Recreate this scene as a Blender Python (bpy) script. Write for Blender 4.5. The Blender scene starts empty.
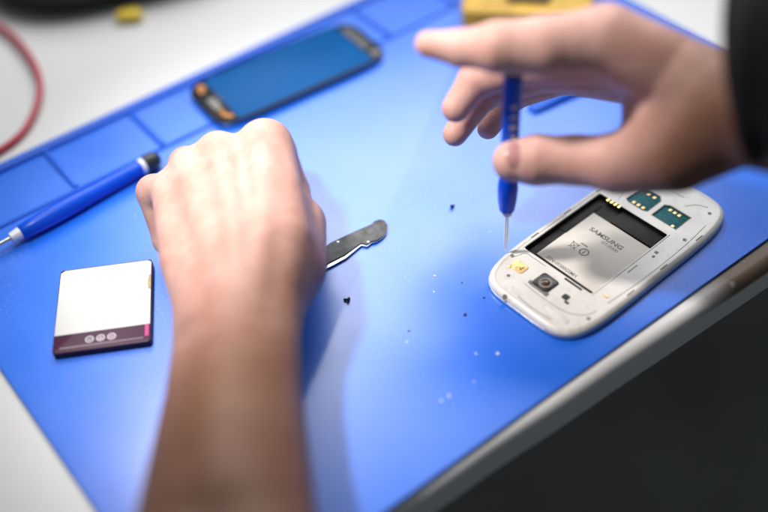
import bpy, bmesh, math, random
import numpy as np
from mathutils import Vector, Matrix

random.seed(7)
S = bpy.context.scene
COL = S.collection
MM = 0.001

# ------------------------------------------------------------------ camera frame (table axes, mm)
CX, CY, FPX = 384.0, 256.0, 1067.0
CAM = np.array([-249.17, -353.75, 437.04])
RM = np.array([[0.78752, 0.46439, -0.40515],
               [-0.61439, 0.54006, -0.57520],
               [-0.04831, 0.70191, 0.71063]])

def ray(px, py):
    return RM @ np.array([(px - CX) / FPX, -(py - CY) / FPX, -1.0])

def at(px, py, z=0.0):
    """point of the place (mm) at height z that was measured at photo pixel px, py"""
    r = ray(px, py)
    return CAM + r * ((z - CAM[2]) / r[2])

def atd(px, py, depth):
    return CAM + ray(px, py) * depth

RIGHT, UP, BACK = RM[:, 0], RM[:, 1], RM[:, 2]

# ------------------------------------------------------------------ materials
def mat(name, col, rough=0.5, metal=0.0, spec=0.5, noise=0.0, nscale=40, bump=0.0, bscale=200,
        rvar=0.0, rscale=12, sss=0.0, sssr=(0.010, 0.004, 0.002), coat=0.0, bdist=0.0005):
    m = bpy.data.materials.new(name)
    m.use_nodes = True
    nt = m.node_tree
    b = nt.nodes['Principled BSDF']
    b.inputs['Base Color'].default_value = (*col, 1)
    b.inputs['Roughness'].default_value = rough
    b.inputs['Metallic'].default_value = metal
    b.inputs['Specular IOR Level'].default_value = spec
    if coat:
        b.inputs['Coat Weight'].default_value = coat
        b.inputs['Coat Roughness'].default_value = 0.08
    tc = nt.nodes.new('ShaderNodeTexCoord')
    def tex(scale, detail=4):
        n = nt.nodes.new('ShaderNodeTexNoise')
        n.inputs['Scale'].default_value = scale
        n.inputs['Detail'].default_value = detail
        nt.links.new(tc.outputs['Object'], n.inputs['Vector'])
        return n
    if noise:
        n = tex(nscale)
        mx = nt.nodes.new('ShaderNodeMix'); mx.data_type = 'RGBA'
        mx.inputs['A'].default_value = (*[max(0, c * (1 - noise)) for c in col], 1)
        mx.inputs['B'].default_value = (*[min(1, c * (1 + noise)) for c in col], 1)
        rp = nt.nodes.new('ShaderNodeMapRange')
        rp.inputs['From Min'].default_value = 0.3; rp.inputs['From Max'].default_value = 0.7
        nt.links.new(n.outputs['Fac'], rp.inputs['Value'])
        nt.links.new(rp.outputs['Result'], mx.inputs['Factor'])
        nt.links.new(mx.outputs['Result'], b.inputs['Base Color'])
    if rvar:
        n = tex(rscale)
        rp = nt.nodes.new('ShaderNodeMapRange')
        rp.inputs['From Min'].default_value = 0.3; rp.inputs['From Max'].default_value = 0.7
        rp.inputs['To Min'].default_value = max(0.02, rough - rvar)
        rp.inputs['To Max'].default_value = min(1, rough + rvar)
        nt.links.new(n.outputs['Fac'], rp.inputs['Value'])
        nt.links.new(rp.outputs['Result'], b.inputs['Roughness'])
    if bump:
        n = tex(bscale, 6)
        bp = nt.nodes.new('ShaderNodeBump')
        bp.inputs['Strength'].default_value = bump
        bp.inputs['Distance'].default_value = bdist
        nt.links.new(n.outputs['Fac'], bp.inputs['Height'])
        nt.links.new(bp.outputs['Normal'], b.inputs['Normal'])
    if sss:
        b.inputs['Subsurface Weight'].default_value = sss
        b.inputs['Subsurface Radius'].default_value = (1, 0.4, 0.22)
        b.inputs['Subsurface Scale'].default_value = 0.006
    return m

M = {}
M['mat'] = mat('silicone_blue', (0.0, 0.148, 0.80), 0.37, spec=0.9, noise=0.08, nscale=9, rvar=0.05, rscale=14, bump=0.3, bscale=1500, bdist=0.0002)
def mat_wear(m):
    """dust, wipe smudges and fine scratches on the silicone"""
    nt = m.node_tree; b = nt.nodes['Principled BSDF']
    b.inputs['IOR'].default_value = 1.75
    tc = nt.nodes.new('ShaderNodeTexCoord')
    base = b.inputs['Base Color'].links[0].from_socket
    def ramp(src, lo, hi):
        r = nt.nodes.new('ShaderNodeMapRange'); r.inputs['From Min'].default_value = lo; r.inputs['From Max'].default_value = hi
        nt.links.new(src, r.inputs['Value']); return r.outputs['Result']
    def mul(a_, b_):
        n = nt.nodes.new('ShaderNodeMath'); n.operation = 'MULTIPLY'; n.use_clamp = True
        for i, v in enumerate((a_, b_)):
            if isinstance(v, float): n.inputs[i].default_value = v
            else: nt.links.new(v, n.inputs[i])
        return n.outputs[0]
    def noise(scale, det=4, rough=0.55, map_=None):
        n = nt.nodes.new('ShaderNodeTexNoise'); n.inputs['Scale'].default_value = scale; n.inputs['Detail'].default_value = det; n.inputs['Roughness'].default_value = rough
        src = tc.outputs['Object']
        if map_:
            mp = nt.nodes.new('ShaderNodeMapping'); mp.inputs['Scale'].default_value = map_[0]; mp.inputs['Rotation'].default_value = (0, 0, map_[1])
            nt.links.new(src, mp.inputs['Vector']); src = mp.outputs['Vector']
        nt.links.new(src, n.inputs['Vector']); return n.outputs['Fac']
    dust = mul(ramp(noise(900, 2), 0.645, 0.72), ramp(noise(14, 4), 0.40, 0.66))
    smear = mul(ramp(noise(16, 6, 0.6, ((1, 5, 1), 0.5)), 0.50, 0.75), 0.22)
    scr1 = mul(ramp(noise(60, 3, 0.5, ((1, 40, 1), 0.9)), 0.66, 0.70), ramp(noise(20, 2), 0.5, 0.6))
    scr2 = mul(ramp(noise(60, 3, 0.5, ((1, 50, 1), -0.5)), 0.67, 0.71), ramp(noise(24, 2), 0.5, 0.6))
    col = base
    for f, k, c in ((smear, 1.0, (0.03, 0.19, 0.80, 1)), (dust, 0.7, (0.45, 0.55, 0.80, 1)), (scr1, 0.30, (0.25, 0.40, 0.85, 1)), (scr2, 0.25, (0.25, 0.40, 0.85, 1))):
        mx = nt.nodes.new('ShaderNodeMix'); mx.data_type = 'RGBA'
        nt.links.new(col, mx.inputs['A']); mx.inputs['B'].default_value = c
        nt.links.new(mul(f, k), mx.inputs['Factor']); col = mx.outputs['Result']
    nt.links.new(col, b.inputs['Base Color'])
mat_wear(M['mat'])
M['rib'] = mat('silicone_rib', (0.0, 0.10, 0.62), 0.5, noise=0.08, nscale=14, bump=0.2, bscale=1600, bdist=0.0002)
M['floor'] = mat('floor_dark', (0.24, 0.225, 0.21), 0.95, spec=0.1, noise=0.25, nscale=3)
M['white_plastic'] = mat('white_plastic', (0.68, 0.65, 0.595), 0.36, noise=0.07, nscale=55, rvar=0.08, rscale=60, bump=0.08, bscale=300, bdist=0.0002)
M['black_plastic'] = mat('black_plastic', (0.018, 0.017, 0.016), 0.42, noise=0.3, nscale=150, bump=0.1, bscale=500)
M['bay'] = mat('bay_black', (0.022, 0.020, 0.018), 0.55, spec=0.15, noise=0.35, nscale=120, bump=0.15, bscale=400, bdist=0.0003)
M['label'] = mat('paper_label', (0.66, 0.61, 0.53), 0.5, spec=0.3, noise=0.05, nscale=90)
M['ink'] = mat('ink', (0.13, 0.115, 0.10), 0.5)
M['ink_grey'] = mat('ink_grey', (0.20, 0.19, 0.18), 0.5)
M['seam'] = mat('seam', (0.16, 0.155, 0.15), 0.6, noise=0.5, nscale=300)
M['chrome'] = mat('chrome', (0.55, 0.57, 0.60), 0.18, metal=1.0, rvar=0.08, rscale=80)
M['steel'] = mat('steel', (0.62, 0.64, 0.66), 0.22, metal=1.0, noise=0.1, nscale=200)
M['gold'] = mat('gold', (0.95, 0.66, 0.22), 0.25, metal=1.0, noise=0.15, nscale=400)
M['gold_cell'] = mat('gold_cell', (0.86, 0.60, 0.28), 0.35, metal=0.35, noise=0.2, nscale=400)
M['pcb'] = mat('pcb_teal', (0.003, 0.105, 0.115), 0.45, spec=0.12, noise=0.35, nscale=500)
M['lens'] = mat('lens', (0.07, 0.035, 0.015), 0.08, coat=1.0)
M['cam_metal'] = mat('camera_bezel', (0.055, 0.052, 0.05), 0.3, metal=0.6, noise=0.4, nscale=300)
M['grey_plastic'] = mat('grey_plastic', (0.20, 0.19, 0.18), 0.5, spec=0.25, noise=0.2, nscale=200)
M['blue_handle'] = mat('blue_handle', (0.002, 0.075, 0.62), 0.32, spec=0.35, noise=0.08, nscale=60)
M['blue_tool'] = mat('blue_tool', (0.003, 0.09, 0.55), 0.4, spec=0.3, noise=0.08, nscale=60)
M['cap_black'] = mat('cap_black', (0.02, 0.022, 0.028), 0.35)
M['ring_white'] = mat('ring_white', (0.78, 0.80, 0.83), 0.3)
M['film'] = mat('display_film', (0.0, 0.082, 0.27), 0.40, spec=0.08, noise=0.10, nscale=16, rvar=0.06, rscale=20)
M['glass_black'] = mat('glass_black', (0.008, 0.009, 0.011), 0.3, spec=0.12)
M['flex'] = mat('flex_orange', (0.45, 0.20, 0.06), 0.45, spec=0.2, noise=0.3, nscale=200)
M['batt_white'] = mat('battery_label', (0.64, 0.635, 0.61), 0.5, spec=0.3, noise=0.03, nscale=60)
M['batt_dark'] = mat('battery_maroon', (0.055, 0.012, 0.036), 0.45, spec=0.25, noise=0.12, nscale=100)
M['magenta'] = mat('magenta', (0.55, 0.02, 0.20), 0.4)
M['icon'] = mat('icon_print', (0.62, 0.55, 0.60), 0.45)
M['stain'] = mat('stain_brown', (0.42, 0.30, 0.12), 0.5, noise=0.3, nscale=300)
M['dark_metal'] = mat('dark_metal', (0.085, 0.085, 0.085), 0.6, metal=0.0, noise=0.45, nscale=260, bump=0.2, bscale=300)
M['bright_edge'] = mat('bright_edge', (0.75, 0.75, 0.72), 0.2, metal=0.8)
M['yellow_box'] = mat('yellow_box', (0.62, 0.36, 0.035), 0.4, spec=0.3, noise=0.25, nscale=40)
M['yellow_tab'] = mat('yellow_tab', (0.80, 0.56, 0.02), 0.4, noise=0.05, nscale=100)
M['red_cable'] = mat('red_cable', (0.50, 0.025, 0.05), 0.35, noise=0.08, nscale=60)
M['pouch'] = mat('pouch_black', (0.016, 0.014, 0.013), 0.55, noise=0.4, nscale=30, bump=0.4, bscale=160, bdist=0.001)
M['fabric'] = mat('sleeve_fabric', (0.020, 0.015, 0.014), 0.9, noise=0.3, nscale=300, bump=0.5, bscale=700, bdist=0.001)
M['nail'] = mat('nail', (0.46, 0.22, 0.21), 0.28, noise=0.06, nscale=300, sss=0.2)
M['crumb_white'] = mat('crumb_white', (0.85, 0.85, 0.85), 0.4)
M['crumb_dark'] = mat('crumb_dark', (0.03, 0.03, 0.045), 0.35, metal=0.4)

def grime(m, amount):
    nt = m.node_tree; b = nt.nodes['Principled BSDF']
    tc = nt.nodes.new('ShaderNodeTexCoord')
    base = b.inputs['Base Color'].links[0].from_socket
    n = nt.nodes.new('ShaderNodeTexNoise'); n.inputs['Scale'].default_value = 95; n.inputs['Detail'].default_value = 9; n.inputs['Roughness'].default_value = 0.72
    nt.links.new(tc.outputs['Object'], n.inputs['Vector'])
    r = nt.nodes.new('ShaderNodeMapRange'); r.inputs['From Min'].default_value = 0.54; r.inputs['From Max'].default_value = 0.72; r.inputs['To Max'].default_value = amount
    nt.links.new(n.outputs['Fac'], r.inputs['Value'])
    mx = nt.nodes.new('ShaderNodeMix'); mx.data_type = 'RGBA'; mx.inputs['B'].default_value = (0.20, 0.15, 0.10, 1)
    nt.links.new(base, mx.inputs['A']); nt.links.new(r.outputs['Result'], mx.inputs['Factor'])
    nt.links.new(mx.outputs['Result'], b.inputs['Base Color'])
grime(M['white_plastic'], 0.34); grime(M['label'], 0.18); grime(M['batt_white'], 0.06)

# table laminate with worn front edge and the arm's shadow painted into it
def laminate():
    m = mat('laminate', (0.70, 0.685, 0.655), 0.42, rvar=0.06, rscale=8, bump=0.05, bscale=700, bdist=0.0002)
    nt = m.node_tree; b = nt.nodes['Principled BSDF']
    tc = nt.nodes.new('ShaderNodeTexCoord')
    sp = nt.nodes.new('ShaderNodeSeparateXYZ'); nt.links.new(tc.outputs['Object'], sp.inputs[0])
    n1 = nt.nodes.new('ShaderNodeTexNoise'); n1.inputs['Scale'].default_value = 70; n1.inputs['Detail'].default_value = 7
    nt.links.new(tc.outputs['Object'], n1.inputs['Vector'])
    n2 = nt.nodes.new('ShaderNodeTexNoise'); n2.inputs['Scale'].default_value = 26; n2.inputs['Detail'].default_value = 5
    nt.links.new(tc.outputs['Object'], n2.inputs['Vector'])
    def math_(op, a, bb, clamp=False):
        n = nt.nodes.new('ShaderNodeMath'); n.operation = op; n.use_clamp = clamp
        for i, v in enumerate((a, bb)):
            if isinstance(v, (int, float)): n.inputs[i].default_value = v
            else: nt.links.new(v, n.inputs[i])
        return n.outputs[0]
    # wear plus painted arm shadow where x > 0.07, along the front arris (local y just above 0), never far down the face
    fx = math_('MULTIPLY', math_('SUBTRACT', sp.outputs['X'], 0.058), 28, True)
    fx2 = math_('MULTIPLY', math_('SUBTRACT', 0.42, sp.outputs['X']), 10, True)
    fz = math_('MULTIPLY', math_('ADD', sp.outputs['Z'], 0.0085), 330, True)
    fy = math_('MULTIPLY', math_('SUBTRACT', 0.020, sp.outputs['Y']), 160, True)
    mask = math_('MULTIPLY', math_('MULTIPLY', fx, fx2), math_('MULTIPLY', fz, fy))
    nz = math_('MULTIPLY', math_('SUBTRACT', n1.outputs['Fac'], 0.22), 6, True)
    wear_shade = math_('MULTIPLY', mask, nz)
    # a few chips and scuffs elsewhere
    chips = math_('MULTIPLY', math_('SUBTRACT', n2.outputs['Fac'], 0.69), 18, True)
    chips = math_('MULTIPLY', chips, math_('MULTIPLY', math_('SUBTRACT', 0.030, sp.outputs['Y']), 100, True))
    tot = math_('MAXIMUM', wear_shade, math_('MULTIPLY', chips, 0.5))
    cr = nt.nodes.new('ShaderNodeMix'); cr.data_type = 'RGBA'
    cr.inputs['A'].default_value = (0.07, 0.04, 0.024, 1); cr.inputs['B'].default_value = (0.23, 0.145, 0.09, 1)
    nt.links.new(n2.outputs['Fac'], cr.inputs['Factor'])
    mx = nt.nodes.new('ShaderNodeMix'); mx.data_type = 'RGBA'
    mx.inputs['A'].default_value = (0.70, 0.685, 0.655, 1)
    nt.links.new(cr.outputs['Result'], mx.inputs['B'])
    nt.links.new(tot, mx.inputs['Factor'])
    nt.links.new(mx.outputs['Result'], b.inputs['Base Color'])
    return m
M['laminate'] = laminate()

def skin():
    m = bpy.data.materials.new('skin'); m.use_nodes = True
    nt = m.node_tree; b = nt.nodes['Principled BSDF']
    tc = nt.nodes.new('ShaderNodeTexCoord')
    def tex(scale, detail=5):
        n = nt.nodes.new('ShaderNodeTexNoise'); n.inputs['Scale'].default_value = scale; n.inputs['Detail'].default_value = detail
        nt.links.new(tc.outputs['Object'], n.inputs['Vector']); return n
    n1 = tex(45); n2 = tex(160)
    r1 = nt.nodes.new('ShaderNodeValToRGB')
    e = r1.color_ramp.elements
    e[0].position = 0.32; e[0].color = (0.60, 0.33, 0.265, 1)
    e[1].position = 0.68; e[1].color = (0.70, 0.435, 0.37, 1)
    nt.links.new(n1.outputs['Fac'], r1.inputs['Fac'])
    mx = nt.nodes.new('ShaderNodeMix'); mx.data_type = 'RGBA'; mx.blend_type = 'MULTIPLY'
    mx.inputs['Factor'].default_value = 0.5
    r2 = nt.nodes.new('ShaderNodeValToRGB')
    r2.color_ramp.elements[0].position = 0.35; r2.color_ramp.elements[0].color = (0.86, 0.78, 0.76, 1)
    r2.color_ramp.elements[1].position = 0.62; r2.color_ramp.elements[1].color = (1, 1, 1, 1)
    nt.links.new(n2.outputs['Fac'], r2.inputs['Fac'])
    nt.links.new(r1.outputs['Color'], mx.inputs['A']); nt.links.new(r2.outputs['Color'], mx.inputs['B'])
    nt.links.new(mx.outputs['Result'], b.inputs['Base Color'])
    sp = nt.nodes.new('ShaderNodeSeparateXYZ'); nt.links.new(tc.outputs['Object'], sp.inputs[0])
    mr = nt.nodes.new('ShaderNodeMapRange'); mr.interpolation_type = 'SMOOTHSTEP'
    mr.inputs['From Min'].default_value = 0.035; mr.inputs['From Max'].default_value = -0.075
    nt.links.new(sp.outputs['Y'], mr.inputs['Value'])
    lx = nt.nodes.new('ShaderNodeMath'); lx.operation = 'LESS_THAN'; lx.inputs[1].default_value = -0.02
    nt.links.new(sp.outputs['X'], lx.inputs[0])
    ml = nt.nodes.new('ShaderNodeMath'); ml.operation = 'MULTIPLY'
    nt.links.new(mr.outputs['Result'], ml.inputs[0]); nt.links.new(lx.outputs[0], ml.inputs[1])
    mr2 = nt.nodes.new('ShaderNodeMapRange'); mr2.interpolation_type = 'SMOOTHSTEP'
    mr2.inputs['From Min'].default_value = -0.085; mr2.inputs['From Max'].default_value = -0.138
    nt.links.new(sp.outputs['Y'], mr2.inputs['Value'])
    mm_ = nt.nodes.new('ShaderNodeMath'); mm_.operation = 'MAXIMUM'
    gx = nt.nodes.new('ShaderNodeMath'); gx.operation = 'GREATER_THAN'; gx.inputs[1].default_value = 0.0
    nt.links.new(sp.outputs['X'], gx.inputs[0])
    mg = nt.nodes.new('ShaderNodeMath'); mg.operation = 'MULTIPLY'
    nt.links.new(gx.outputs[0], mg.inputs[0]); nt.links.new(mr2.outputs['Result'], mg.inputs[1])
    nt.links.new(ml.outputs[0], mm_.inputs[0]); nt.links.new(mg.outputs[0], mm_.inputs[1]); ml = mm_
    tan_shade = nt.nodes.new('ShaderNodeMix'); tan_shade.data_type = 'RGBA'; tan_shade.blend_type = 'MULTIPLY'
    tan_shade.inputs['B'].default_value = (0.31, 0.25, 0.175, 1)  # forearm and wrist shade painted into the skin colour, along with a tan
    nt.links.new(ml.outputs[0], tan_shade.inputs['Factor']); nt.links.new(mx.outputs['Result'], tan_shade.inputs['A'])
    nt.links.new(tan_shade.outputs['Result'], b.inputs['Base Color'])
    b.inputs['Roughness'].default_value = 0.55
    b.inputs['Specular IOR Level'].default_value = 0.3
    b.inputs['Subsurface Weight'].default_value = 0.35
    b.inputs['Subsurface Radius'].default_value = (1, 0.4, 0.22)
    b.inputs['Subsurface Scale'].default_value = 0.004
    v = nt.nodes.new('ShaderNodeTexVoronoi'); v.inputs['Scale'].default_value = 900
    nt.links.new(tc.outputs['Object'], v.inputs['Vector'])
    n3 = tex(120, 6)
    ad = nt.nodes.new('ShaderNodeMath'); ad.operation = 'MULTIPLY_ADD'; ad.inputs[1].default_value = 0.25
    nt.links.new(v.outputs['Distance'], ad.inputs[0]); nt.links.new(n3.outputs['Fac'], ad.inputs[2])
    bp = nt.nodes.new('ShaderNodeBump'); bp.inputs['Strength'].default_value = 0.4; bp.inputs['Distance'].default_value = 0.001
    nt.links.new(ad.outputs[0], bp.inputs['Height']); nt.links.new(bp.outputs['Normal'], b.inputs['Normal'])
    return m
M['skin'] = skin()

# ------------------------------------------------------------------ object helpers
def tag(o, label=None, cat=None, group=None, kind=None):
    if label: o['label'] = label
    if cat: o['category'] = cat
    if group: o['group'] = group
    if kind: o['kind'] = kind
    return o

def empty(name, loc=(0, 0, 0), rz=0.0):
    o = bpy.data.objects.new(name, None)
    o.empty_display_size = 0.01
    o.location = Vector(loc) * MM
    o.rotation_euler = (0, 0, rz)
    COL.objects.link(o)
    return o

def link(name, me, m, parent=None, loc=(0, 0, 0), rz=0.0, smooth=True, ang=35):
    me.materials.append(M[m] if isinstance(m, str) else m)
    if smooth:
        for p in me.polygons: p.use_smooth = True
        me.set_sharp_from_angle(angle=math.radians(ang))
    o = bpy.data.objects.new(name, me)
    o.location = Vector(loc) * MM
    o.rotation_euler = (0, 0, rz)
    COL.objects.link(o)
    if parent: o.parent = parent
    return o

def bobj(name, bm, m, parent=None, loc=(0, 0, 0), rz=0.0, ang=35):
    bmesh.ops.recalc_face_normals(bm, faces=bm.faces)
    bmesh.ops.scale(bm, vec=(MM, MM, MM), verts=bm.verts)
    me = bpy.data.meshes.new(name); bm.to_mesh(me); bm.free()
    return link(name, me, m, parent, loc, rz, True, ang)

def new(): return bmesh.new()

def add_box(bm, x0, x1, y0, y1, z0, z1, bev=0.0, seg=2):
    r = bmesh.ops.create_cube(bm, size=1.0)
    vs = r['verts']
    bmesh.ops.scale(bm, vec=(x1 - x0, y1 - y0, z1 - z0), verts=vs)
    bmesh.ops.translate(bm, vec=((x0 + x1) / 2, (y0 + y1) / 2, (z0 + z1) / 2), verts=vs)
    if bev:
        es = list({e for v in vs for e in v.link_edges})
        bmesh.ops.bevel(bm, geom=es, offset=bev, segments=seg, profile=0.5, affect='EDGES')
    return bm

def loft(bm, loops, cap0=True, cap1=True):
    """loops: list of equal-length lists of 3D points"""
    L = [[bm.verts.new(p) for p in lp] for lp in loops]
    n = len(L[0])
    for a, b in zip(L[:-1], L[1:]):
        for i in range(n):
            bm.faces.new((a[i], a[(i + 1) % n], b[(i + 1) % n], b[i]))
    if cap0: bm.faces.new(L[0][::-1])
    if cap1: bm.faces.new(L[-1])
    return L

def lathe(bm, prof, origin=(0, 0, 0), axis=(0, 0, 1), seg=28):
    """prof: list of (distance along the axis, radius)"""
    ax = Vector(axis).normalized()
    q = Vector((0, 0, 1)).rotation_difference(ax)
    o = Vector(origin)
    loops = []
    for d, r in prof:
        loops.append([o + q @ Vector((max(r, 0.02) * math.cos(2 * math.pi * i / seg), max(r, 0.02) * math.sin(2 * math.pi * i / seg), d)) for i in range(seg)])
    loft(bm, loops)

def inset_loop(pts, d):
    """shrink a convex-ish 2D outline by d"""
    n = len(pts); out = []
    for i in range(n):
        p0, p1, p2 = Vector(pts[i - 1]), Vector(pts[i]), Vector(pts[(i + 1) % n])
        a = (p1 - p0).normalized(); b = (p2 - p1).normalized()
        na = Vector((-a.y, a.x)); nb = Vector((-b.y, b.x))
        nn = (na + nb)
        if nn.length < 1e-6: nn = na
        nn.normalize()
        c = max(0.5, nn.dot(na))
        out.append(tuple(p1 + nn * (d / c)))
    return out

def rrect(x0, x1, y0, y1, r, seg=6):
    pts = []
    for cx, cy, a0 in ((x1 - r, y0 + r, -90), (x1 - r, y1 - r, 0), (x0 + r, y1 - r, 90), (x0 + r, y0 + r, 180)):
        for i in range(seg + 1):
            a = math.radians(a0 + 90 * i / seg)
            pts.append((cx + r * math.cos(a), cy + r * math.sin(a)))
    return pts            # counter-clockwise

def slab(bm, pts, z0, z1, bev=0.4, bot=True):
    """rounded-edge plate with a 2D outline (ccw)"""
    prof = [(z0, bev * 0.7 if bot else 0), (z0 + bev * 0.4, bev * 0.15 if bot else 0), (z0 + bev, 0), (z1 - bev, 0), (z1 - bev * 0.35, bev * 0.18), (z1, bev)]
    loft(bm, [[(x, y, z) for x, y in (inset_loop(pts, d) if d else pts)] for z, d in prof])

def tube(bm, pts, r, seg=12, closed=False):
    pts = [Vector(p) for p in pts]
    loops = []
    prev = None
    for i, p in enumerate(pts):
        t = (pts[min(i + 1, len(pts) - 1)] - pts[max(i - 1, 0)]).normalized()
        if prev is None:
            u = t.orthogonal().normalized()
        else:
            u = (prev - t * prev.dot(t)).normalized()
        prev = u
        v = t.cross(u)
        rr = r[i] if isinstance(r, (list, tuple)) else r
        loops.append([p + (u * math.cos(2 * math.pi * k / seg) + v * math.sin(2 * math.pi * k / seg)) * rr for k in range(seg)])
    loft(bm, loops)

def catmull(pts, n=8):
    P = [Vector(p) for p in pts]; out = []
    P = [P[0] * 2 - P[1]] + P + [P[-1] * 2 - P[-2]]
    for i in range(1, len(P) - 2):
        for k in range(n):
            t = k / n
            a, b, c, d = P[i - 1], P[i], P[i + 1], P[i + 2]
            out.append(0.5 * ((2 * b) + (c - a) * t + (2 * a - 5 * b + 4 * c - d) * t * t + (3 * b - a - 3 * c + d) * t ** 3))
    out.append(P[-2]); return out

def text_obj(name, body, size, m, parent, loc, rz, depth=0.02, bold=0.0, squeeze=1.0, extra=None):
    cu = bpy.data.curves.new(name, 'FONT'); cu.body = body; cu.size = size * MM
    cu.extrude = depth * MM; cu.offset = bold * MM; cu.align_x = 'CENTER'; cu.align_y = 'CENTER'
    cu.resolution_u = 4
    t = bpy.data.objects.new(name, cu); COL.objects.link(t)
    bpy.context.view_layer.update()
    dg = bpy.context.evaluated_depsgraph_get()
    me = bpy.data.meshes.new_from_object(t.evaluated_get(dg))
    bpy.data.objects.remove(t); bpy.data.curves.remove(cu)
    me.name = name
    me.materials.clear()
    for v in me.vertices: v.co.x *= squeeze
    if extra is not None: me.transform(extra)
    return link(name, me, m, parent, loc, rz, smooth=False)

# ------------------------------------------------------------------ setting: floor
bm = new(); add_box(bm, -3500, 3500, -3500, 3500, -760, -740)
tag(bobj('floor', bm, 'floor'), 'dark grey floor below the table', None, kind='structure')

# ------------------------------------------------------------------ table
TR = math.radians(-2.25)
table = empty('table', (40, -141.5, 0), TR)
tag(table, 'white laminate workbench with a worn brown chipped patch and painted shade on its front edge', 'table')
bm = new()
prof = [(-22, 0.0), (-6.0, 0.0), (-4.6, 0.25), (-3.2, 0.9), (-2.0, 1.8), (-1.0, 3.0), (-0.3, 4.5), (0, 6.2)]  # z, inset of the front face
xs = [-700 + 20 * i for i in range(86)]
rows = []
for x in xs:
    wob = 0.25 * math.sin(x * 0.07) + 0.2 * math.sin(x * 0.23 + 1)
    pts = [(x, wob + i, z) for z, i in prof] + [(x, 30, 0), (x, 1100, 0), (x, 1100, -22)]
    rows.append([bm.verts.new(p) for p in pts])
for a, b in zip(rows[:-1], rows[1:]):
    n = len(a)
    for i in range(n):
        bm.faces.new((a[i], b[i], b[(i + 1) % n], a[(i + 1) % n]))
bm.faces.new(rows[0]); bm.faces.new(rows[-1][::-1])
bobj('tabletop', bm, 'laminate', table, ang=50)
bm = new(); add_box(bm, -640, 940, 60, 90, -90, -22.5, 1)
bobj('apron', bm, 'laminate', table)
for lx, ly in ((-640, 62), (930, 62), (-640, 1040), (930, 1040)):
    bm = new(); add_box(bm, lx - 25, lx + 25, ly, ly + 50, -739, -90.5 if ly < 100 else -22.5, 2)
    bobj('leg', bm, 'steel', table)

# ------------------------------------------------------------------ repair mat
MT = 2.0   # thickness
rm = empty('repair_mat', (46.5, 45.5, 0))
tag(rm, 'bright blue silicone repair mat with moulded compartments along its far edge', 'mat')
X0, X1, Y0, Y1 = -254.5, 254.5, -178.8, 178.9
bm = new(); slab(bm, rrect(X0, X1, Y0, Y1, 6), 0.05, MT, 0.5)
bobj('sheet', bm, 'mat', rm)
def ridge(name, x0, x1, y0, y1, h):
    bm = new()
    w = min(x1 - x0, y1 - y0)
    slab(bm, rrect(x0, x1, y0, y1, w * 0.3, 4), MT - 0.3, MT + h, min(w * 0.3, h * 0.5), bot=False)
    return bobj(name, bm, 'rib', rm)
ridge('rim', X0 + 0.4, X1 - 0.4, Y1 - 7.5, Y1 - 0.3, 2.6)
ridge('long_rib', X0 + 6, X1 - 6, 122.6, 125.0, 1.3)
for k in range(-1, 7):
    x = -156.6 + 62.3 * k + (0 if k >= 0 else 8)
    ridge('divider', x - 1.9, x + 1.9, 125.8, Y1 - 7.9, 2.2)

# ------------------------------------------------------------------ phone
PA = math.radians(3.548)
dvec = np.array([math.cos(PA), math.sin(PA)]); nvec = np.array([-dvec[1], dvec[0]])
porg = dvec * 25.0 + nvec * (-86.7 - 0.2)
phone = empty('phone', (porg[0], porg[1], MT), PA)
tag(phone, 'white phone lying face down with its back cover off and empty battery bay showing', 'phone')
ZT = 5.7   # top of the mid-frame above the mat
def phone_outline(n=120, L=144.5, W=72.4):
    pts = []
    for i in range(n):
        a = 2 * math.pi * i / n
        c, s = math.cos(a), math.sin(a)
        # superellipse with gently bowed sides
        ex = 5.3
        r = (abs(c / (L / 2)) ** ex + abs(s / (W / 2)) ** ex) ** (-1 / ex)
        pts.append((L / 2 - 3.4 + r * c, r * s))
    return pts
PO = phone_outline()
HOLES = []
BAY = (31.5, 97.0, -19.0, 30.5)
SIM1 = [(104.3, 1.6), (116.5, 1.6), (119.5, 4.4), (119.5, 13.8), (117.0, 16.6), (104.3, 16.6), (103.2, 14.5), (103.2, 4.0)]
SIM2 = [(103.8, -19.2), (117.3, -19.2), (117.3, -5.0), (115.5, -2.4), (103.8, -2.4)]
CAMH = rrect(14.2, 25.4, -2.0, 9.4, 2.0, 4)
bay_poly = rrect(*BAY, 1.2, 3)
bm = new()
prof = [(1.9, 0.6), (2.2, 0.15), (3.0, 0.0), (4.0, 0.2), (4.7, 0.6), (5.2, 1.2), (5.75, 1.9), (ZT + 0.32, 2.5), (ZT + 0.34, 3.4), (ZT + 0.1, 3.75), (ZT, 4.3)]
L = loft(bm, [[(x, y, z) for x, y in (inset_loop(PO, d) if d else PO)] for z, d in prof], cap0=True, cap1=False)
top_edges = [bm.edges.get((L[-1][i], L[-1][(i + 1) % len(L[-1])])) for i in range(len(L[-1]))]
def hole(poly, depth):
    vs = [bm.verts.new((x, y, ZT)) for x, y in poly]
    lo = [bm.verts.new((x, y, ZT - depth)) for x, y in poly]
    n = len(vs); es = []
    for i in range(n):
        es.append(bm.edges.new((vs[i], vs[(i + 1) % n])))
    return vs, lo, es
all_e = list(top_edges); walls = []
for poly, dep in ((bay_poly, 0.7), (SIM1, 0.8), (SIM2, 0.8)):
    vs, lo, es = hole(poly, dep); walls.append((vs, lo)); all_e += es
bmesh.ops.triangle_fill(bm, use_beauty=True, edges=all_e, normal=(0, 0, 1))
for vs, lo in walls:
    n = len(vs)
    for i in range(n): bm.faces.new((vs[i], vs[(i + 1) % n], lo[(i + 1) % n], lo[i]))
bobj('mid_frame', bm, 'white_plastic', phone, ang=40)
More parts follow.
